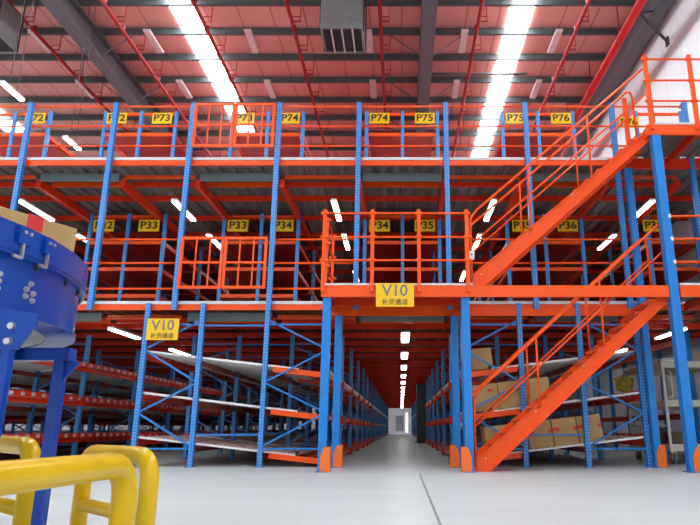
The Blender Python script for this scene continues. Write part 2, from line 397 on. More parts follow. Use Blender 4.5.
# perforated uprights at the gallery front
def upright_mesh(h, w=0.10, d=0.09):
    pr = [(-w / 2, -d / 2), (w / 2, -d / 2), (w / 2, d / 2), (w * 0.28, d / 2), (w * 0.28, d / 2 - 0.012), (w / 2 - 0.012, d / 2 - 0.012), (w / 2 - 0.012, -d / 2 + 0.012),
          (-w / 2 + 0.012, -d / 2 + 0.012), (-w / 2 + 0.012, d / 2 - 0.012), (-w * 0.28, d / 2 - 0.012), (-w * 0.28, d / 2), (-w / 2, d / 2)]
    return MB().prism(pr, 'Z', 0, h)
um = upright_mesh(7.46 - 2.95).mesh('upright_post'); um.materials.append(M['bluep'])
for i, x in enumerate(XP):
    l = 'blue perforated upright just outside the left edge of the gallery front' if i == 0 else 'blue perforated upright on the gallery front, %s from the left' % ordinal(i - 1)
    t = thing('upright_post', l, 'post', (x, 12.0, 2.95), 0, 'gallery front uprights')
    place('column', um, None, t)
    place('end_cap', MB().box(-0.055, 0.055, -0.05, 0.05, 4.51, 4.525), M['blue'], t)
    place('beam_connector', MB().box(-0.07, 0.07, 0.046, 0.056, 3.10, 3.27), M['orange'], t)

# ------------------------------------------------------------------ guard rails and gates on the gallery front
def rail_section(x0, x1, zs, label, group, y=12.0, mid=False):
    t = thing('guard_rail', label, 'guard rail', (x0, y, zs[0]), 0, group)
    L = x1 - x0
    for z in zs:
        place('rail', MB().tube([(0.03, 0.065, z - zs[0]), (L - 0.03, 0.065, z - zs[0])], 0.021, 8), M['orange'], t, smooth=True)
    for z in zs:
        place('rail_clip', MB().box(0.015, 0.07, 0.03, 0.10, z - zs[0] - 0.03, z - zs[0] + 0.03).box(L - 0.07, L - 0.015, 0.03, 0.10, z - zs[0] - 0.03, z - zs[0] + 0.03), M['orange'], t)
up_z = (6.50, 6.96, 7.43); lo_z = (3.39, 3.92, 4.42)
def gapname(i): return 'left of the first upright' if i == 0 else 'between the %s and %s uprights from left' % (ordinal(i - 1), ordinal(i))
for i in range(9):
    if i != 3: rail_section(XP[i], XP[i + 1], up_z, 'orange three-bar rail on the upper gallery %s' % gapname(i), 'upper gallery guard rails')
for i in range(9):
    if i == 3: continue
    if i == 5: continue
    x0, x1 = XP[i], XP[i + 1]
    if i == 6: x0 = 1.30
    rail_section(x0, x1, lo_z, 'orange three-bar rail on the lower gallery %s' % gapname(i), 'lower gallery guard rails')
def gate(x0, x1, z0, z1, label):
    t = thing('swing_gate', label, 'gate', (x0, 11.9, z0))
    L = (x1 - x0); H = z1 - z0; w = L / 2 - 0.012
    for k in range(2):
        a = k * L / 2 + 0.006; b = a + w
        leaf = place('gate_leaf', MB().box(a, b, 0, 0.05, 0, 0.055).box(a, b, 0, 0.05, H - 0.055, H).box(a, a + 0.055, 0, 0.05, 0.055, H - 0.055).box(b - 0.055, b, 0, 0.05, 0.055, H - 0.055), M['orange'], t)
        place('middle_rail', MB().box(a + 0.055, b - 0.055, 0.01, 0.045, H * 0.48, H * 0.48 + 0.045), M['orange'], leaf)
        for f in (0.36, 0.68):
            place('bar', MB().bar((a + w * f, 0.028, 0.055), (a + w * f, 0.028, H - 0.055), 0.028), M['orange'], leaf)
        place('hinge', MB().box(a - 0.01 if k == 0 else b - 0.03, a + 0.03 if k == 0 else b + 0.01, -0.012, 0.0, 0.15, 0.24).box(a - 0.01 if k == 0 else b - 0.03, a + 0.03 if k == 0 else b + 0.01, -0.012, 0.0, H - 0.25, H - 0.16), M['orange'], leaf)
gate(-4.41, -2.68, 6.41, 7.43, 'orange two-leaf barred gate on the upper gallery below the skylight')
gate(-4.43, -2.68, 3.36, 4.43, 'orange two-leaf barred gate on the lower gallery above the flow rack')

# ------------------------------------------------------------------ signs
SIGN = MB().box(-0.26, 0.26, 0, 0.012, -0.155, 0.155).mesh('sign_board'); SIGN.materials.append(M['signyellow'])
_tm = {}
def psign(txt, x, y, z, label, group):
    t = thing('row_sign', label, 'sign', (x, y, z), 0, group)
    place('board', SIGN, None, t)
    if txt not in _tm:
        _tm[txt] = text_mesh(txt, 0.27, 'lettering', 0.006); _tm[txt].materials.append(M['black'])
    place('lettering', _tm[txt], None, t, (0, -0.003, 0.0), (pi / 2, 0, 0)).scale = (1.12, 1, 1)
    for s in (-1, 1):
        place('hook', MB().bar((s * 0.18, 0.006, 0.155), (s * 0.18, 0.006, 0.185), 0.012), M['bracket'], t)
def vsign(x, y, z, w, h, label, hang):
    t = thing('aisle_sign', label, 'sign', (x, y, z))
    bevel(place('board', MB().box(-w / 2, w / 2, 0, 0.012, -h / 2, h / 2), M['signyellow'], t), 0.003)
    a = text_mesh('V10', h * 0.66, 'large_lettering', 0.004); a.materials.append(M['greyletter'])
    place('large_lettering', a, None, t, (0, -0.003, h * 0.17), (pi / 2, 0, 0))
    b = text_mesh('补货通道', h * 0.27, 'small_lettering', 0.0); b.materials.append(M['black'])
    place('small_lettering', b, None, t, (0, -0.003, -h * 0.31), (pi / 2, 0, 0))
    for s in (-1, 1): place('bolt', MB().tube([(s * (w / 2 - 0.03), -0.006, h / 2 - 0.03), (s * (w / 2 - 0.03), 0.0, h / 2 - 0.03)], 0.01, 6), M['steel'], t)
vsign(-0.105, 10.49, 2.93, 0.66, 0.42, 'yellow V10 aisle sign on the front beam of the stair platform', True)
vsign(-4.62, 11.90, 2.55, 0.62, 0.42, 'yellow V10 aisle sign on the end frame of the left flow rack', False)

# ------------------------------------------------------------------ gallery shelf racks
RC = [-10.28, -6.92, -3.54, 0.03, 3.63]
def pm_(h):
    me = upright_mesh(h, 0.085, 0.075).mesh('post'); me.materials.append(M['bluep']); return me
def gallery_rack(c, z, ph, shelves, n, label, half=0.94, single=False, topz=None):
    t = thing('shelf_rack', label, 'rack', (c, 14.9, z + 0.02), 0, None)
    xs = (-half, half) if single else (-half, 0.01, half)
    post = pm_(ph)
    for j in range(n + 1):
        for x in xs: place('post', post, None, t, (x, j * BAY, 0))
        # end tie beams between the posts of the frame
        place('top_tie', MB().box(-half + 0.045, half - 0.045, j * BAY + 0.0, j * BAY + 0.05, ph - 0.10, ph - 0.03), M['orange'] if j == 0 else M['beamred'], t)
    for s in shelves:
        bm = MB().box(-half + 0.045, half - 0.045, -0.03, 0.02, s - z - 0.075, s - z + 0.01).mesh('front_beam'); bm.materials.append(M['orange'])
        sheet = corr_sheet(-half + 0.05, half - 0.05, 0.03, BAY - 0.05, s - z - 0.06, 0.12, 0.025).mesh('shelf_panel'); sheet.materials.append(M['shelfred'])
        sb = MB().box(-0.025, 0.025, 0.04, BAY - 0.04, s - z - 0.10, s - z - 0.0).mesh('side_beam'); sb.materials.append(M['beamred'])
        for j in range(n):
            place('front_beam', bm, None, t, (0, j * BAY, -0.02))
            place('shelf_panel', sheet, None, t, (0, j * BAY, -0.02))
            for x in (-half, half): place('side_beam', sb, None, t, (x, j * BAY, -0.02))
    return t
names = [('P71', 'P72'), ('P72', 'P73'), ('P73', 'P74'), ('P74', 'P75'), ('P75', 'P76')]
for c, (a, b) in zip(RC, names):
    gallery_rack(c, Z2, 2.60, (8.22,), 7, 'blue and orange shelf rack behind the %s and %s signs on the upper gallery' % (a, b))
    for q, txt in ((-1, a), (1, b)):
        psign(txt, c + q * 0.60, 14.80, 8.62, 'yellow %s sign at the %s of the upper gallery %s and %s rack' % (txt, 'left' if q < 0 else 'right', a, b), 'row signs on the upper gallery')
    a2, b2 = a.replace('7', '3', 1), b.replace('7', '3', 1)
    gallery_rack(c, Z1, 2.82, (3.87, 4.55, 5.24), 8, 'blue and orange shelf rack behind the %s and %s signs on the lower gallery' % (a2, b2))
    for q, txt in ((-1, a2), (1, b2)):
        psign(txt, c + q * 0.57, 14.80, 5.63, 'yellow %s sign at the %s of the lower gallery %s and %s rack' % (txt, 'left' if q < 0 else 'right', a2, b2), 'row signs on the lower gallery')
gallery_rack(6.85, Z2, 2.60, (8.22,), 7, 'blue and orange single shelf rack against the white wall on the upper gallery', 0.6, True)
gallery_rack(6.85, Z1, 2.82, (3.87, 4.55, 5.24), 8, 'blue and orange single shelf rack against the white wall on the lower gallery', 0.6, True)
psign('P76', 6.02, 14.80, 8.50, 'yellow P76 sign nearest the white wall, behind the stair landing rail', 'row signs on the upper gallery')
psign('P36', 6.36, 14.80, 5.63, 'yellow P36 sign nearest the white wall, beside the stair column', 'row signs on the lower gallery')

# ------------------------------------------------------------------ flow racks on the floor
def flow_rack(xo, xi, n, label, offs, y0=12.02, levels=((2.15, 1.74), (1.36, 0.94), (0.54, 0.15))):
    """xo = loading side (beds high), xi = picking side (beds low); bays run back along Y"""
    sg = 1 if xi > xo else -1
    W = abs(xi - xo)
    t = thing('flow_rack', label, 'rack', (xo, y0, 0))
    X = [sg * q for q in offs]
    PP = lambda h: MB().prism([(-0.045, -0.045), (0.045, -0.045), (0.045, 0.045), (0.025, 0.045), (0.025, 0.033), (0.034, 0.033), (0.034, -0.033), (-0.034, -0.033), (-0.034, 0.033), (-0.025, 0.033), (-0.025, 0.045), (-0.045, 0.045)], 'Z', 0.0, h)
    post_front = PP(3.085).mesh('post'); post_front.materials.append(M['bluep'])
    post = PP(2.87).mesh('post'); post.materials.append(M['bluep'])
    foot = MB().box(-0.09, 0.09, -0.07, 0.07, 0, 0.012).mesh('foot_plate'); foot.materials.append(M['blue'])
    conn = MB().box(-0.075, 0.075, -0.065, 0.065, -0.09, 0.09).mesh('beam_connector'); conn.materials.append(M['beamred'])
    def brace_pts(j0=False):
        L = []
        for k, (a, b) in enumerate(((0, 1), (2, 3))):
            za = [2.76 if j0 else 2.6, 2.17, 1.54, 0.98, 0.36]
            flip = (k == 0)
            for i in range(4):
                p = (X[b] if (i % 2 == 0) == flip else X[a]); q = (X[a] if (i % 2 == 0) == flip else X[b])
                L.append(((p, 0, za[i]), (q, 0, za[i + 1])))
            L.append(((X[a], 0, 0.33), (X[b], 0, 0.33)))
            L.append(((X[a], 0, 2.66), (X[b], 0, 2.66)))
        for z in (2.64, 0.58): L.append(((X[1], 0, z), (X[2], 0, z)))
        return L
    bp = brace_pts()
    bp0 = brace_pts(True)
    whole = MB()
    for a, b in bp: whole.bar(a, b, 0.03, 0.045, up=(0, 1, 0))
    whole = whole.mesh('frame_bracing'); whole.materials.append(M['blue'])
    for j in range(n + 1):
        yy = j * BAY
        for x in X:
            p = place('post', post if j else post_front, None, t, (x, yy, 0))
            if j < 4: place('foot_plate', foot, None, p)
        if j == 0:
            for a, b in bp0: place('brace', MB().bar(a, b, 0.03, 0.045, up=(0, 1, 0)), M['blue'], t, (0, yy, 0))
        else:
            place('frame_bracing', whole, None, t, (0, yy, 0))
    for li, (zo, zi) in enumerate(levels):
        slope = (zi - zo) / W
        zat = lambda ax: zo + slope * abs(ax)
        # beds: roller tracks between white side rails, one tray per bay
        bed = MB(); tr = MB(); nt = 22
        x1, x2 = 0.03, W - 0.52
        for e in (0.06,):
            bed.bar((sg * x1, e, zat(x1) + 0.0), (sg * x2, e, zat(x2) + 0.0), 0.03, 0.036)
        w = (BAY - 0.2) / nt
        for k in range(nt):
            e = 0.1 + (k + 0.5) * w
            tr.bar((sg * x1, e, zat(x1) - 0.005), (sg * x2, e, zat(x2) - 0.005), w * 0.72, 0.03)
        bed = bed.mesh('bed_rail'); bed.materials.append(M['rail'])
        tr = tr.mesh('roller_bed'); tr.materials.append(M['track_low'] if li == 2 else M['track'])
        # picking tray in orange at the low end
        tray = MB()
        tx1, tx2 = W - 1.05, W + 0.02
        zz = lambda ax: zat(ax) - 0.04
        for e in (0.05,):
            tray.bar((sg * tx1, e, zz(tx1) - 0.02), (sg * tx2, e, zz(tx2) - 0.02), 0.03, 0.10)
        front = MB().box(-0.015, 0.015, 0.06, BAY - 0.06, -0.055, 0.055).mesh('front_rail'); front.materials.append(M['tagged'])
        tray = tray.mesh('pick_tray'); tray.materials.append(M['orange'])
        pan = MB().quadprism([(sg * (W - 0.5), 0.07, zz(W - 0.5) - 0.03), (sg * W, 0.07, zz(W) - 0.03), (sg * W, BAY - 0.07, zz(W) - 0.03), (sg * (W - 0.5), BAY - 0.07, zz(W - 0.5) - 0.03)],
                              [(sg * (W - 0.5), 0.07, zz(W - 0.5) - 0.015), (sg * W, 0.07, zz(W) - 0.015), (sg * W, BAY - 0.07, zz(W) - 0.015), (sg * (W - 0.5), BAY - 0.07, zz(W - 0.5) - 0.015)]).mesh('tray_panel')
        pan.materials.append(M['orange'])
        stop = MB().box(sg * x2 - 0.03, sg * x2 + 0.03, 0.04, 0.09, zat(x2) - 0.03, zat(x2) + 0.07).mesh('end_stop'); stop.materials.append(M['dark'])
        for j in range(n):
            b = place('roller_bed', tr, None, t, (0, j * BAY, 0))
            place('bed_rail', bed, None, b)
            tp = place('pick_tray', tray, None, t, (0, j * BAY, 0))
            place('tray_panel', pan, None, tp)
            place('front_rail', front, None, tp, (sg * W, 0, zz(W)))
            if j < 2: place('end_stop', stop, None, b)
        if li == 0: place('label_rail', MB().box(sg * (W + 0.03) - 0.006, sg * (W + 0.03) + 0.006, 0.06, n * BAY, zz(W) + 0.03, zz(W) + 0.085), M['rail'], t)
        for k, x in enumerate(X):
            zb = zat(x) - 0.10
            L = n * BAY
            if k < 3:
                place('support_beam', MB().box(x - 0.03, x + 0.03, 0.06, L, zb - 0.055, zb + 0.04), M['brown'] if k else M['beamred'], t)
            if k in (0, 3):
                for j in range(1, min(n + 1, 7)): place('beam_connector', conn, None, t, (x, j * BAY, zat(x) - 0.06))
        place('loading_rail', MB().box(-0.018, 0.018, 0.05, n * BAY, -0.055, 0.055), M['tagged'], t, (-sg * 0.064, 0, zo + 0.0))
    return t
flow_rack(-4.98, -1.42, 20, 'long blue flow rack with tilted white roller beds left of the central aisle', (0, 1.08, 2.36, 3.56))
flow_rack(4.60, 1.20, 20, 'long blue flow rack with tilted roller beds right of the central aisle behind the stair', (0, 1.12, 2.28, 3.40))
flow_rack(-7.55, -11.1, 14, 'dark far flow rack with red tagged beams behind the blue conveyor', (0, 1.12, 2.43, 3.55))
flow_rack(-17.2, -13.65, 12, 'farthest dark flow rack glimpsed at the left edge behind the tagged rack', (0, 1.12, 2.43, 3.55))
# low rack against the right wall
t = thing('wall_rack', 'blue posts with one red beam standing along the white wall behind the cart', 'rack', (6.95, 15.0, 0))
for j in range(8):
    for x in (0, 0.5): place('post', MB().box(-0.05, 0.05, -0.045, 0.045, 0, 2.95), M['blue'], t, (x, j * BAY, 0))
place('beam', MB().box(-0.08, -0.05, 0, 7 * BAY, 0.90, 1.04), M['red'], t)
place('beam', MB().box(-0.08, -0.05, 0, 7 * BAY, 2.72, 2.86), M['beamred'], t)

# dark building column in the aisle
t = thing('steel_column', 'dark grey building column standing in the central aisle', 'column', (1.02, 31.2, 0))
place('shaft', MB().box(-0.25, 0.25, -0.3, 0.3, 0.03, 2.80), M['darkcol'], t)
place('base_plate', MB().box(-0.36, 0.36, -0.36, 0.36, 0, 0.03), M['darkcol'], t)

# ------------------------------------------------------------------ stair platform
def column(x, y, h, label, gside, w=0.145, guard=True):
    t = thing('steel_column', label, 'column', (x, y, 0))
    bevel(place('shaft', MB().box(-w / 2, w / 2, -w / 2, w / 2, 0.012, h), M['blue'], t), 0.012)
    place('base_plate', MB().box(-w * 0.75, w * 0.75, -w * 0.75, w * 0.75, 0, 0.012), M['blue'], t)
    if guard:
        a = w / 2 + 0.012; s = gside
        g = MB().quadprism([(s * (a - 0.115), -a - 0.012, 0.0), (s * (a + 0.05), -a - 0.012, 0.0), (s * (a + 0.05), -a - 0.012, 0.40), (s * (a - 0.05), -a - 0.012, 0.40), (s * (a - 0.115), -a - 0.012, 0.26)],
                           [(s * (a - 0.115), -a, 0.0), (s * (a + 0.05), -a, 0.0), (s * (a + 0.05), -a, 0.40), (s * (a - 0.05), -a, 0.40), (s * (a - 0.115), -a, 0.26)])
        g.box(min(s * (a + 0.038), s * (a + 0.05)), max(s * (a + 0.038), s * (a + 0.05)), -a, a, 0, 0.40)
        place('column_guard', g, M['guard'], t)['label'] = 'orange chamfered column guard'
    return t
column(-1.30, 10.72, 2.93, 'blue square column at the front left corner of the V10 platform', 1)
column(-1.20, 11.86, 2.80, 'blue square column at the rear left of the V10 platform', 1, 0.14)
column(1.13, 10.72, 2.93, 'blue square column at the front of the platform beside the stair foot', -1)
column(1.03, 11.86, 2.80, 'blue square column at the rear of the platform near the stair foot', -1, 0.14)
column(4.80, 10.68, 6.03, 'tall blue square column carrying the right end of the stair landings', 1, 0.165)
column(4.69, 11.84, 5.88, 'blue square column behind the stair next to the rack end post', 1, 0.13)
column(6.1, 12.04, 2.93, 'blue square column behind the cream cart at right', 1, 0.12, False)

t = thing('stair_platform', 'orange framed V10 platform deck at the front of the lower gallery', 'platform', (0, YP, Z1))
place('front_beam', MB().box(-1.40, 4.70, 0.0, 0.06, -0.21, -0.005), M['orange'], t)
place('edge_strip', MB().box(-1.40, 1.26, -0.012, 0.05, -0.003, 0.03), M['strip'], t)
place('deck_panel', corr_sheet(-1.36, 1.22, 0.065, 1.40, -0.06), M['deckgrey'], t)
for x in (-1.33, 1.17): place('side_beam', MB().box(x - 0.03, x + 0.03, 0.065, 1.38, -0.21, -0.065), M['orange'], t)
for y in (0.5, 0.95): place('joist', MB().box(-1.29, 1.13, y, y + 0.05, -0.17, -0.065), M['beamred'], t)
place('rear_beam', MB().box(-1.40, 4.66, 1.385, 1.43, -0.30, -0.135), M['orange'], t)
for z, nm in ((Z1, 'lower'), (Z2, 'upper')):
    t = thing('stair_landing', 'orange framed %s stair landing at the right edge' % nm, 'landing', (4.66, YP, z))
    x1 = WALLX - 4.66 - 0.03
    place('front_beam', MB().box(0.24 if z == Z1 else -0.02, x1, -0.005, 0.055, -0.21, -0.005), M['orange'], t)
    place('edge_strip', MB().box(0.24 if z == Z1 else 0.02, x1, -0.015, 0.05, -0.003, 0.035), M['strip'], t)
    place('deck_panel', corr_sheet(0.24 if z == Z1 else 0.02, x1, 0.065, 1.42, -0.06), M['deckgrey'], t)
    if z == Z2:
        place('rear_beam', MB().box(-0.1, x1, 1.36, 1.42, -0.30, -0.07), M['beamred'], t)
        place('side_beam', MB().box(-0.03, 0.03, 0.06, 1.36, -0.21, -0.065), M['orange'], t)
    for x in (0.9, 1.8): place('joist', MB().box(x, x + 0.06, 0.06, 1.36, -0.21, -0.065), M['beamred'], t)

def rail_fence(name, label, posts, zs, h, r=0.032, rr=0.02):
    """posts: list of (x,y,z) bases"""
    b = Vector(posts[0]); t = thing(name, label, 'guard rail', tuple(b))
    P = [Vector(p) - b for p in posts]
    for p in P:
        q = place('post', MB().box(p.x - r, p.x + r, p.y - r * 0.8, p.y + r * 0.8, p.z - 0.16, p.z + h), M['orange'], t)
        for z in zs: place('rail_socket', MB().tube([(p.x - 0.075, p.y, p.z + z), (p.x - 0.03, p.y, p.z + z), (p.x + 0.03, p.y, p.z + z), (p.x + 0.075, p.y, p.z + z)], [rr * 1.1, 0.042, 0.042, rr * 1.1], 8), M['orange'], q)
    for a, c in zip(P[:-1], P[1:]):
        for z in zs: place('rail', MB().tube([a + Vector((0, 0, z)), c + Vector((0, 0, z))], rr, 8), M['orange'], t, smooth=True)
ZP = Z1 + 0.03
rail_fence('guard_rail', 'orange guard rail along the front of the V10 platform', [(x, 10.56, ZP) for x in (-1.37, -0.51, 0.32, 1.18)], (0.41, 0.84, 1.29), 1.36)
rail_fence('guard_rail', 'orange guard rail on the left side of the V10 platform', [(-1.37, 10.95, ZP), (-1.37, 11.95, ZP)], (0.41, 0.84, 1.29), 1.34, 0.025)
rail_fence('guard_rail', 'orange guard rail along the front of the upper stair landing', [(x, 10.56, Z2 + 0.04) for x in (4.72, 5.58, 6.5, 7.45)], (0.43, 0.87, 1.33), 1.42, 0.036)
rail_fence('guard_rail', 'orange guard rail along the front of the lower stair landing at right edge', [(x, 10.56, Z1 + 0.04) for x in (5.75, 6.6, 7.45)], (0.41, 0.83, 1.25), 1.3)
t = thing('landing_rail', 'three orange bars from the tall blue column over the lower landing', 'guard rail', (4.85, 10.6, Z1))
for z in (0.42, 0.85, 1.28): place('rail', MB().tube([(0, 0, z), (0.9, -0.02, z)], 0.02, 8), M['orange'], t, smooth=True)
for z in (0.42, 0.85, 1.28): place('rail_clamp', MB().box(-0.01, 0.03, -0.03, 0.03, z - 0.035, z + 0.035), M['white'], t)
t = thing('gate_post', 'single orange stub post at the rear of the upper stair landing', 'post', (4.72, 11.74, Z2))
place('shaft', MB().box(-0.04, 0.04, -0.035, 0.035, -0.2, 1.18), M['orange'], t)
place('cap', MB().box(-0.045, 0.045, -0.04, 0.04, 1.18, 1.195), M['orange'], t)

# ------------------------------------------------------------------ stair flights
def flight(x0, z0, rise, label, hr_h, far_loop=False):
    yn, yf = 10.80, 11.60
    run = 3.31; n = 14; sl = rise / run * 0.945
    sl = 0.878
    t = thing('stair_flight', label, 'stair', (x0, yn, z0))
    hh = 0.30
    xe = (rise + 0.0) / sl
    for y in (0, yf - yn):
        m = MB(); w = 0.05
        prof = [(0.0, 0.0), (0.26, 0.0), (xe + 0.14, (xe + 0.14 - 0.26) * sl), (xe + 0.14, rise - 0.02), (xe - 0.02, rise - 0.02), (-0.0, 0.17)]
        m.prism(prof, 'Y', y - 0.006, y + 0.006)
        m.bar(Vector((0.20, y - 0.009 if y == 0 else y + 0.009, 0.075)), Vector((xe + 0.1, y - 0.009 if y == 0 else y + 0.009, (xe + 0.1 - 0.26) * sl + 0.128)), 0.016, 0.02)
        # channel flanges
        d0 = -0.03 if y == 0 else -0.03
        a = Vector((0.26, y, 0.012)); b = Vector((xe + 0.14, y, (xe + 0.14 - 0.26) * sl + 0.012))
        m.bar(a + Vector((0, -0.025 if y == 0 else 0.025, 0)), b + Vector((0, -0.025 if y == 0 else 0.025, 0)), 0.05, 0.014)
        a = Vector((0.0, y, 0.165)); b = Vector((xe - 0.02, y, rise - 0.03))
        m.bar(a + Vector((0, -0.025 if y == 0 else 0.025, 0)), b + Vector((0, -0.025 if y == 0 else 0.025, 0)), 0.05, 0.014)
        place('stringer', m, M['orange'], t)
    for k in range(n):
        z = rise * (k + 1) / (n + 1); x = (z - 0.10) / sl
        tr = place('tread', MB().box(x - 0.02, x + 0.25, 0.008, yf - yn - 0.008, z - 0.03, z).box(x - 0.02, x + 0.0, 0.008, yf - yn - 0.008, z - 0.06, z - 0.03), M['orange'], t)
        place('nosing_strip', MB().box(x - 0.021, x + 0.03, 0.02, yf - yn - 0.02, z + 0.0005, z + 0.004), M['darkbox'], tr)
    for y in (0, yf - yn):
        yo = y - 0.03 if y == 0 else y + 0.03
        st = lambda x: 0.17 + sl * x                    # stringer top line
        top = []
        xa, xb = 0.02, xe - 0.02
        pts = [(xa, yo, st(xa) - 0.1), (xa, yo, st(xa) + hr_h - 0.12), (xa + 0.03, yo, st(xa) + hr_h - 0.02), (xa + 0.12, yo, st(xa + 0.12) + hr_h), (xb - 0.14, yo, st(xb - 0.14) + hr_h), (xb - 0.03, yo, st(xb - 0.05) + hr_h + 0.02), (xb + 0.05, yo, st(xb) + hr_h - 0.02), (xb + 0.09, yo, st(xb) + hr_h - 0.14), (xb + 0.10, yo, st(xb) - 0.12)]
        place('handrail', MB().tube(pts, 0.024, 10), M['orange'], t, smooth=True)
        place('middle_rail', MB().tube([(xa, yo, st(xa) + hr_h * 0.5), (xb + 0.09, yo, st(xb + 0.09) + hr_h * 0.5)], 0.018, 8), M['orange'], t, smooth=True)
        for f in (0.32, 0.66):
            x = xa + (xb - xa) * f
            place('baluster', MB().tube([(x, yo, st(x) - 0.14), (x, yo, st(x) + hr_h)], 0.02, 8), M['orange'], t, smooth=True)
        for f in (0.05, 0.3, 0.55, 0.8):
            x = xa + (xb - xa) * f
            place('bolt', MB().tube([(x, y, st(x) - 0.13), (x, y - 0.018 if y == 0 else y + 0.018, st(x) - 0.13)], 0.014, 6), M['steel'], t)
    return t
flight(1.22, 0.0, 3.10, 'lower orange stair flight rising from the floor beside the platform', 1.06)
flight(1.25, Z1 + 0.03, 3.10, 'upper orange stair flight rising from the V10 platform to the upper landing', 1.13)

t = thing('switch_box', 'small white switch box on the stair rail post at the platform edge', 'switch box', (1.27, 10.72, 3.62))
bevel(place('housing', MB().box(-0.05, 0.05, -0.04, 0.0, 0, 0.16), M['white'], t), 0.008)
place('button', MB().tube([(0, -0.04, 0.09), (0, -0.05, 0.09)], 0.015, 8), M['black'], t)
tag(place('paper_scrap', MB().quadprism([(-0.07, -0.03, 0.002), (0.06, -0.04, 0.002), (0.08, 0.03, 0.012), (-0.05, 0.045, 0.004)], [(-0.07, -0.03, 0.004), (0.06, -0.04, 0.004), (0.08, 0.03, 0.014), (-0.05, 0.045, 0.006)]), M['white'], None, (-4.66, 12.72, 0)), 'small white paper scrap on the floor under the left flow rack', 'scrap')
# ------------------------------------------------------------------ lit tube lights
for x, nm in ((-8.6, 'leftmost row'), (-5.12, 'row between both P33 signs'), (-1.52, 'row between both P34 signs'), (2.1, 'row between both P35 signs'), (5.68, 'row nearest the white wall')):
    for k, y in enumerate((13.1, 15.65, 19.6, 22.6, 25.6)):
        batten(x, y, 5.97 - 0.34, 'lit tube light under the upper deck, %s, %s from front' % (nm, ordinal(k)), 'tube lights over the lower gallery', True, 1.38)
for k, y in enumerate((12.4, 15.1)):
    batten(-9.0, y, 8.2, 'lit tube light at the far left of the upper gallery, %s from the front' % ordinal(k), 'tube lights over the upper gallery', True, 0.8, 0.12, 4.55)
for x, nm in ((-6.25, 'left of the V10 flow rack'), (6.1, 'beside the white wall')):
    for k, y in enumerate((13.2, 16.8, 20.5, 24.2)):
        batten(x, y, 2.74, 'lit tube light under the lower deck, %s, %s from front' % (nm, ordinal(k)), 'tube lights over the side aisles', True, 1.5)
for k in range(15):
    batten(0.1, 13.75 + 3.7 * k, 2.72, 'lit tube light over the central aisle, %s from front' % ordinal(k), 'tube lights over the central aisle', True, 1.4, 0.2)

# ------------------------------------------------------------------ cartons
def carton(x, y, z, w, d, h, label, ry=0.0, rz=0.0, tapes=(), group=None):
    t = thing('cardboard_box', label, 'box', (x, y, z), rz, group)
    t.rotation_euler = (0, ry, rz)
    bevel(place('carton', MB().box(-w / 2, w / 2, 0, d, 0.004, h), M['card'], t), 0.006)
    place('flap_seam', MB().box(-w / 2 + 0.004, w / 2 - 0.004, d / 2 - 0.004, d / 2 + 0.004, h - 0.001, h + 0.002), M['carddark'], t)
    for (a, b, c, e) in tapes:
        place('red_tape', MB().box(-w / 2 + a * w, -w / 2 + b * w, -0.004, 0.0, c * h, e * h), M['tape'], t)
    return t
tilt = -math.atan((2.15 - 1.74) / 3.54)
zb = lambda x, zo, zi: zi + (zo - zi) * (x - 1.20) / 3.54 + 0.025
low = [1.86, 2.66, 3.135, 3.61]
for i, x in enumerate(low):
    l = ['tan carton on the bottom bed left of the stair flight', 'tan carton on the bottom bed just right of the stair flight', 'tan carton in the middle of three on the bottom bed', 'tan carton on the bottom bed beside the blue rack post'][i]
    carton(x, 12.13, zb(x, 0.54, 0.15), 0.462, 0.55, 0.50, l, tilt, 0, ((0.0, 0.28, 0.56, 0.68), (0.86, 1.0, 0.52, 0.64)) if i else (), 'cartons on the bottom bed')
for i, x in enumerate((1.66, 2.15, 2.66)):
    l = ['tan carton on the middle bed nearest the stair column', 'tan carton in the centre of the middle bed', 'tan carton on the middle bed partly behind the stair'][i]
    carton(x, 12.13, zb(x, 1.36, 0.94), 0.48, 0.55, 0.50, l, tilt, 0, ((0.6, 0.78, 0.7, 0.8),) if i < 2 else (), 'cartons on the middle bed')
carton(1.62, 12.3, zb(1.62, 2.15, 1.74), 0.42, 0.5, 0.42, 'tan carton alone on the top bed beside the platform column', tilt, 0.05)
carton(4.25, 15.2, 3.87, 0.55, 0.5, 0.3, 'small tan carton on the lower gallery shelf behind the stair')

# ------------------------------------------------------------------ cream picking cart
t = thing('picking_cart', 'tall cream metal picking cart with three shelves behind the right column', 'cart', (5.38, 12.85, 0))
Lx, Ly = 1.25, 2.1
for x in (0, Lx):
    for y in (0, Ly): place('post', MB().box(x - 0.025, x + 0.025, y - 0.025, y + 0.025, 0.24, 2.08), M['cream'], t)
for z, nm in ((0.26, 'lower_deck'), (1.12, 'middle_shelf'), (1.90, 'top_shelf')):
    place(nm, MB().box(-0.02, Lx + 0.02, -0.03, 0.0, z, z + 0.13).box(-0.02, Lx + 0.02, Ly, Ly + 0.03, z, z + 0.13).box(-0.03, -0.0, 0, Ly, z, z + 0.13).box(Lx, Lx + 0.03, 0, Ly, z, z + 0.13).box(0, Lx, 0, Ly, z + 0.05, z + 0.08), M['cream'], t)
place('push_handle', MB().tube([(0.08, -0.04, 1.85), (0.12, -0.07, 1.80), (0.13, -0.07, 1.5), (0.12, -0.07, 1.32), (0.05, -0.04, 1.28)], 0.015, 8), M['cream'], t, smooth=True)
place('side_rail', MB().tube([(0.0, 0.0, 0.75), (0, Ly, 0.75)], 0.018, 8), M['cream'], t, smooth=True)
place('wire_basket_bar', MB().tube([(0.0, 1.5, 0.4), (0, 1.5, 1.1)], 0.018, 8).tube([(0.0, 1.75, 0.4), (0, 1.75, 1.1)], 0.018, 8), M['cream'], t, smooth=True)
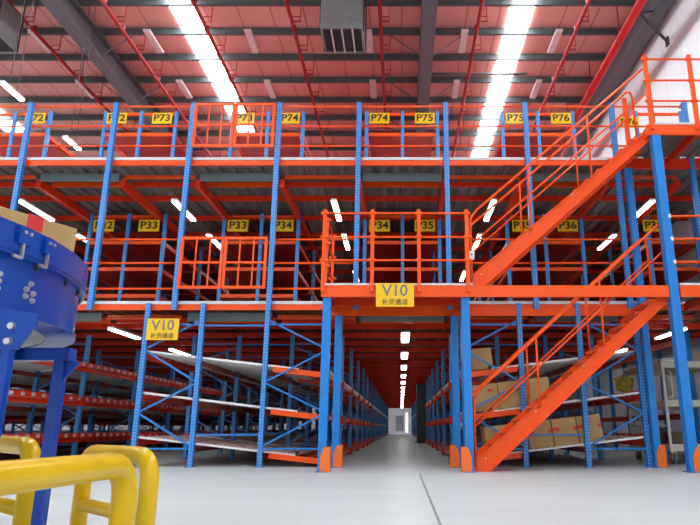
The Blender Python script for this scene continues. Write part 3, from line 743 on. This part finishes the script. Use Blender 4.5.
for x in (0.08, Lx - 0.08):
    for y in (0.1, Ly - 0.1):
        c = place('caster', MB().tube([(x - 0.03, y, 0.10), (x + 0.03, y, 0.10)], 0.10, 16), M['rubber'], t, smooth=False)
        place('fork', MB().box(x - 0.05, x - 0.035, y - 0.04, y + 0.04, 0.1, 0.25).box(x + 0.035, x + 0.05, y - 0.04, y + 0.04, 0.1, 0.25).box(x - 0.05, x + 0.05, y - 0.05, y + 0.05, 0.24, 0.26), M['steel'], c)
        place('hub', MB().tube([(x - 0.034, y, 0.10), (x + 0.034, y, 0.10)], 0.04, 10), M['galv'], c)
b = MB(); rnd = random.Random(3)
ring_n = 16
LV = ((0, 0.03), (0.04, 0.10), (0.09, 0.15), (0.15, 0.12), (0.20, 0.17), (0.27, 0.14), (0.33, 0.16), (0.38, 0.08), (0.43, 0.03))
for lv, (z, r) in enumerate(LV):
    for k in range(ring_n):
        rr = r * (0.55 + 0.8 * rnd.random()); b.v.append((rr * 1.25 * cos(2 * pi * k / ring_n), rr * 0.8 * sin(2 * pi * k / ring_n), z + 0.05 * (rnd.random() - 0.5)))
for lv in range(len(LV) - 1):
    for k in range(ring_n):
        j2 = (k + 1) % ring_n; b.f.append((lv * ring_n + k, lv * ring_n + j2, (lv + 1) * ring_n + j2, (lv + 1) * ring_n + k))
b.f.append(tuple(range(ring_n))); b.f.append(tuple((len(LV) - 1) * ring_n + k for k in range(ring_n)))
o = place('plastic_bag', b, M['poly'], None, (5.30, 14.9, 1.5))
tag(o, 'crumpled yellow plastic bag hanging on the far post of the cream cart', 'bag')
for i, (x, y, w, h, l) in enumerate(((5.63, 13.2, 0.3, 0.28, 'dark brown bundle on the lower deck of the cream cart, front one'), (5.60, 13.9, 0.34, 0.36, 'dark brown bundle on the lower deck of the cream cart, rear one'))):
    o = bevel(place('goods_bundle', MB().box(-w / 2, w / 2, -0.2, 0.2, 0, h), M['darkbox'], None, (x, y, 0.345)), 0.05, 3)
    tag(o, l, 'bundle')
o = bevel(place('white_tub', MB().box(-0.12, 0.12, -0.1, 0.1, 0, 0.12).box(-0.13, 0.13, -0.11, 0.11, 0.10, 0.125), M['white'], None, (5.60, 13.1, 1.985)), 0.01)
tag(o, 'small white tub on the top shelf of the cream cart', 'tub')

# ------------------------------------------------------------------ yellow pipe barriers
def bend(a, corner, c, r, n=6):
    a, corner, c = Vector(a), Vector(corner), Vector(c)
    u = (a - corner).normalized(); v = (c - corner).normalized()
    P = corner + u * r; Q = corner + v * r
    return [P * (1 - t) ** 2 + corner * 2 * t * (1 - t) + Q * t * t for t in [i / n for i in range(n + 1)]]
def barrier(p, q, h, r, mid, label, bendr=0.16):
    p, q = Vector((*p, 0)), Vector((*q, 0)); d = q - p
    t = thing('pipe_barrier', label, 'barrier', tuple(p))
    a0, a1, b1, b0 = Vector((0, 0, 0.012)), Vector((0, 0, h)), d + Vector((0, 0, h)), d + Vector((0, 0, 0.012))
    place('hoop', MB().tube([a0] + bend(a0, a1, b1, bendr) + bend(a1, b1, b0, bendr) + [b0], r, 20), M['yellow'], t, smooth=True)
    place('middle_rail', MB().tube([Vector((0, 0, mid)), d + Vector((0, 0, mid))], r * 0.8, 16), M['yellow'], t, smooth=True)
    for s in (Vector((0, 0, 0)), d):
        place('base_plate', MB().box(s.x - 0.1, s.x + 0.1, s.y - 0.1, s.y + 0.1, 0, 0.012), M['yellow'], t)
        for dx in (-0.075, 0.075): place('anchor_bolt', MB().tube([(s.x + dx, s.y - 0.075, 0.012), (s.x + dx, s.y - 0.075, 0.03)], 0.012, 6), M['steel'], t)
    for z in (h - bendr - 0.02,):
        for s in (Vector((0, 0, 0)), d): place('weld_seam', MB().tube([s + Vector((0, 0, z - 0.002)), s + Vector((0, 0, z + 0.002))], r * 1.015, 20), M['yellow'], t, smooth=True)
barrier((-1.19, 2.83), (-1.30, 0.75), 0.55, 0.053, 0.20, 'nearest yellow pipe barrier running out of the bottom left corner')
barrier((-1.37, 3.56), (-2.05, 4.22), 0.55, 0.05, 0.23, 'yellow pipe barrier standing just behind the nearest one')
barrier((-2.13, 3.74), (-3.35, 4.85), 0.60, 0.052, 0.25, 'yellow pipe barrier at far left behind the blue machine post')

# ------------------------------------------------------------------ blue round conveyor
cx, cy = -2.915, 2.62
t = thing('round_conveyor', 'glossy royal blue round conveyor with bolted skirt at the left edge', 'conveyor', (cx, cy, 0))
def ringwall(r0, r1, z0, z1, n=96):
    m = MB()
    for k in range(n):
        a = 2 * pi * k / n
        m.v += [(r0 * cos(a), r0 * sin(a), z0), (r1 * cos(a), r1 * sin(a), z0), (r1 * cos(a), r1 * sin(a), z1), (r0 * cos(a), r0 * sin(a), z1)]
    for k in range(n):
        j = (k + 1) % n
        for e in range(4):
            f = (e + 1) % 4; m.f.append((4 * k + e, 4 * k + f, 4 * j + f, 4 * j + e))
    return m
RO = 1.375
def ring(name, *a, mat='machine'):
    o = place(name, ringwall(*a), M[mat], t)
    for p in o.data.polygons: p.use_smooth = False
    o.data.shade_smooth(); 
    e = o.modifiers.new('split', 'EDGE_SPLIT'); e.split_angle = radians(40)
    return o
ring('upper_skirt', RO - 0.02, RO, 1.392, 1.505)
ring('skirt_flange', RO - 0.06, RO - 0.005, 1.378, 1.392)
ring('drum_wall', RO - 0.05, RO - 0.03, 1.165, 1.378)
ring('drum_rim', RO - 0.16, RO - 0.02, 1.148, 1.165)
ring('bottom_plate', 0.3, RO - 0.16, 1.152, 1.16, mat='under')
ring('belt_bed', 0.3, RO - 0.02, 1.40, 1.42, mat='rubber')
def on(r, deg, z): return Vector((r * cos(radians(deg)), r * sin(radians(deg)), z))
for dg in (-14, -2, 10, 20, 30, 40):
    bl = place('flange_bolt', MB().tube([on(RO - 0.03, dg, 1.352), on(RO - 0.03, dg, 1.378)], 0.012, 8), M['dark'], t)
for dg in (-8, -1.5):
    cl = place('skirt_clamp', MB().box(RO, RO + 0.014, -0.035, 0.035, 1.425, 1.50), M['machine'], t, rot=(0, 0, radians(dg)))
    place('clamp_rod', MB().bar((RO + 0.008, -0.004, 1.43), (RO + 0.008, -0.004, 1.365), 0.012).bar((RO + 0.008, -0.004, 1.368), (RO + 0.008, -0.05, 1.368), 0.012), M['steel'], cl)
    for yy in (-0.012, 0.02): place('clamp_bolt', MB().tube([(RO + 0.014, yy, 1.475), (RO + 0.022, yy, 1.475)], 0.008, 8), M['steel'], cl)
RD = RO - 0.03
for dg, z in ((-2.8, 1.29), (-3.8, 1.262), (-1.8, 1.252), (-3.8, 1.232), (-1.8, 1.222), (-10.5, 1.29), (-10.5, 1.262), (-10.5, 1.232)):
    place('drum_bolt', MB().tube([on(RD, dg, z), on(RD + 0.012, dg, z)], [0.014, 0.010], 10), M['steel'], t)
# support frame under the drum
place('cross_beam', MB().box(0.70, 1.19, 0.60, 0.68, 1.04, 1.104), M['machine'], t)
place('long_beam', MB().bar((-0.4, -0.62, 1.07), (0.92, 0.58, 1.07), 0.07, 0.065), M['machine'], t)
LEGX = 1.115
leg = MB().box(-0.026, 0.026, -0.026, 0.026, 0.012, 1.04).mesh('leg'); leg.materials.append(M['machine'])
for x, y in ((LEGX, 0.68), (0.98, -0.60), (-0.6, 0.9), (-0.6, -0.9)):
    l = place('leg', leg, None, t, (x, y, 0))
    place('foot_plate', MB().box(-0.08, 0.08, -0.08, 0.08, 0, 0.012), M['machine'], l)
place('leg_gusset', MB().prism([(1.141, 1.04), (1.22, 1.04), (1.141, 0.94)], 'Y', 0.675, 0.685), M['machine'], t)
# bolted bracket plate hanging on the near side of the drum
bk = place('bracket_plate', MB().prism([(-0.25, 1.165), (0.09, 1.10), (0.085, 1.06), (0.03, 0.97), (-0.25, 0.97)], 'Y', -0.006, 0.006), M['machine'], t, (1.475, -0.34, 0.01))
for x, z in ((0.0, 1.055), (-0.005, 0.998), (-0.09, 1.05)): place('bracket_bolt', MB().tube([(x, -0.006, z), (x, -0.022, z)], [0.016, 0.012], 10), M['steel'], bk)
place('bracket_bar', MB().box(-0.03, 0.0, -0.0, 0.03, 0.30, 0.97), M['machine'], bk)

# carton riding on the conveyor
ang = math.atan2(3.03 - 2.50, -1.66 + 1.95)
t = thing('cardboard_box', 'large tan carton with red tape square riding on the blue conveyor', 'box', (-1.66, 3.02, 1.42))
dirv = Vector((-1.93 + 1.66, 2.52 - 3.02, 0)).normalized(); nrm = Vector((dirv.y, -dirv.x, 0))
if nrm.x > 0: nrm = -nrm
def P(a, b, z): return Vector((0, 0, 0)) + dirv * a + nrm * b + Vector((0, 0, z))
H = 0.268
bevel(place('carton', MB().quadprism([P(0, 0, 0.002), P(0.62, 0, 0.002), P(0.62, 0.45, 0.002), P(0, 0.45, 0.002)], [P(0, 0, H), P(0.62, 0, H), P(0.62, 0.45, H), P(0, 0.45, H)]), M['card'], t), 0.005)
place('red_tape', MB().quadprism([P(0.18, 0, 0.20), P(0.255, 0, 0.20), P(0.255, 0, H + 0.003), P(0.18, 0, H + 0.003)], [P(0.18, -0.003, 0.20), P(0.255, -0.003, 0.20), P(0.255, -0.003, H + 0.003), P(0.18, -0.003, H + 0.003)]).quadprism([P(0.18, -0.003, H + 0.001), P(0.255, -0.003, H + 0.001), P(0.255, 0.1, H + 0.001), P(0.18, 0.1, H + 0.001)], [P(0.18, -0.003, H + 0.004), P(0.255, -0.003, H + 0.004), P(0.255, 0.1, H + 0.004), P(0.18, 0.1, H + 0.004)]), M['tape'], t)

# ------------------------------------------------------------------ light
w = bpy.data.worlds.new('World'); sc.world = w; w.use_nodes = True
bg = w.node_tree.nodes['Background']; bg.inputs['Color'].default_value = (0.93, 0.97, 1.0, 1); bg.inputs['Strength'].default_value = 1.4

# ------------------------------------------------------------------ camera
cam = bpy.data.cameras.new('Camera'); co = bpy.data.objects.new('Camera', cam); col.objects.link(co)
co.location = (0, 0, 0.7); co.rotation_euler = (radians(90) + 0.2618, 0, 0)
cam.sensor_width = 36; cam.lens = 618 / 700 * 36
cam.shift_x = -(401 - 350) / 700; cam.shift_y = 0.0
cam.clip_start = 0.05; cam.clip_end = 300
sc.camera = co
sc.view_settings.view_transform = 'Standard'; sc.view_settings.look = 'None'; sc.view_settings.gamma = 1.0; sc.view_settings.exposure = -0.12
sc.view_settings.use_curve_mapping = False
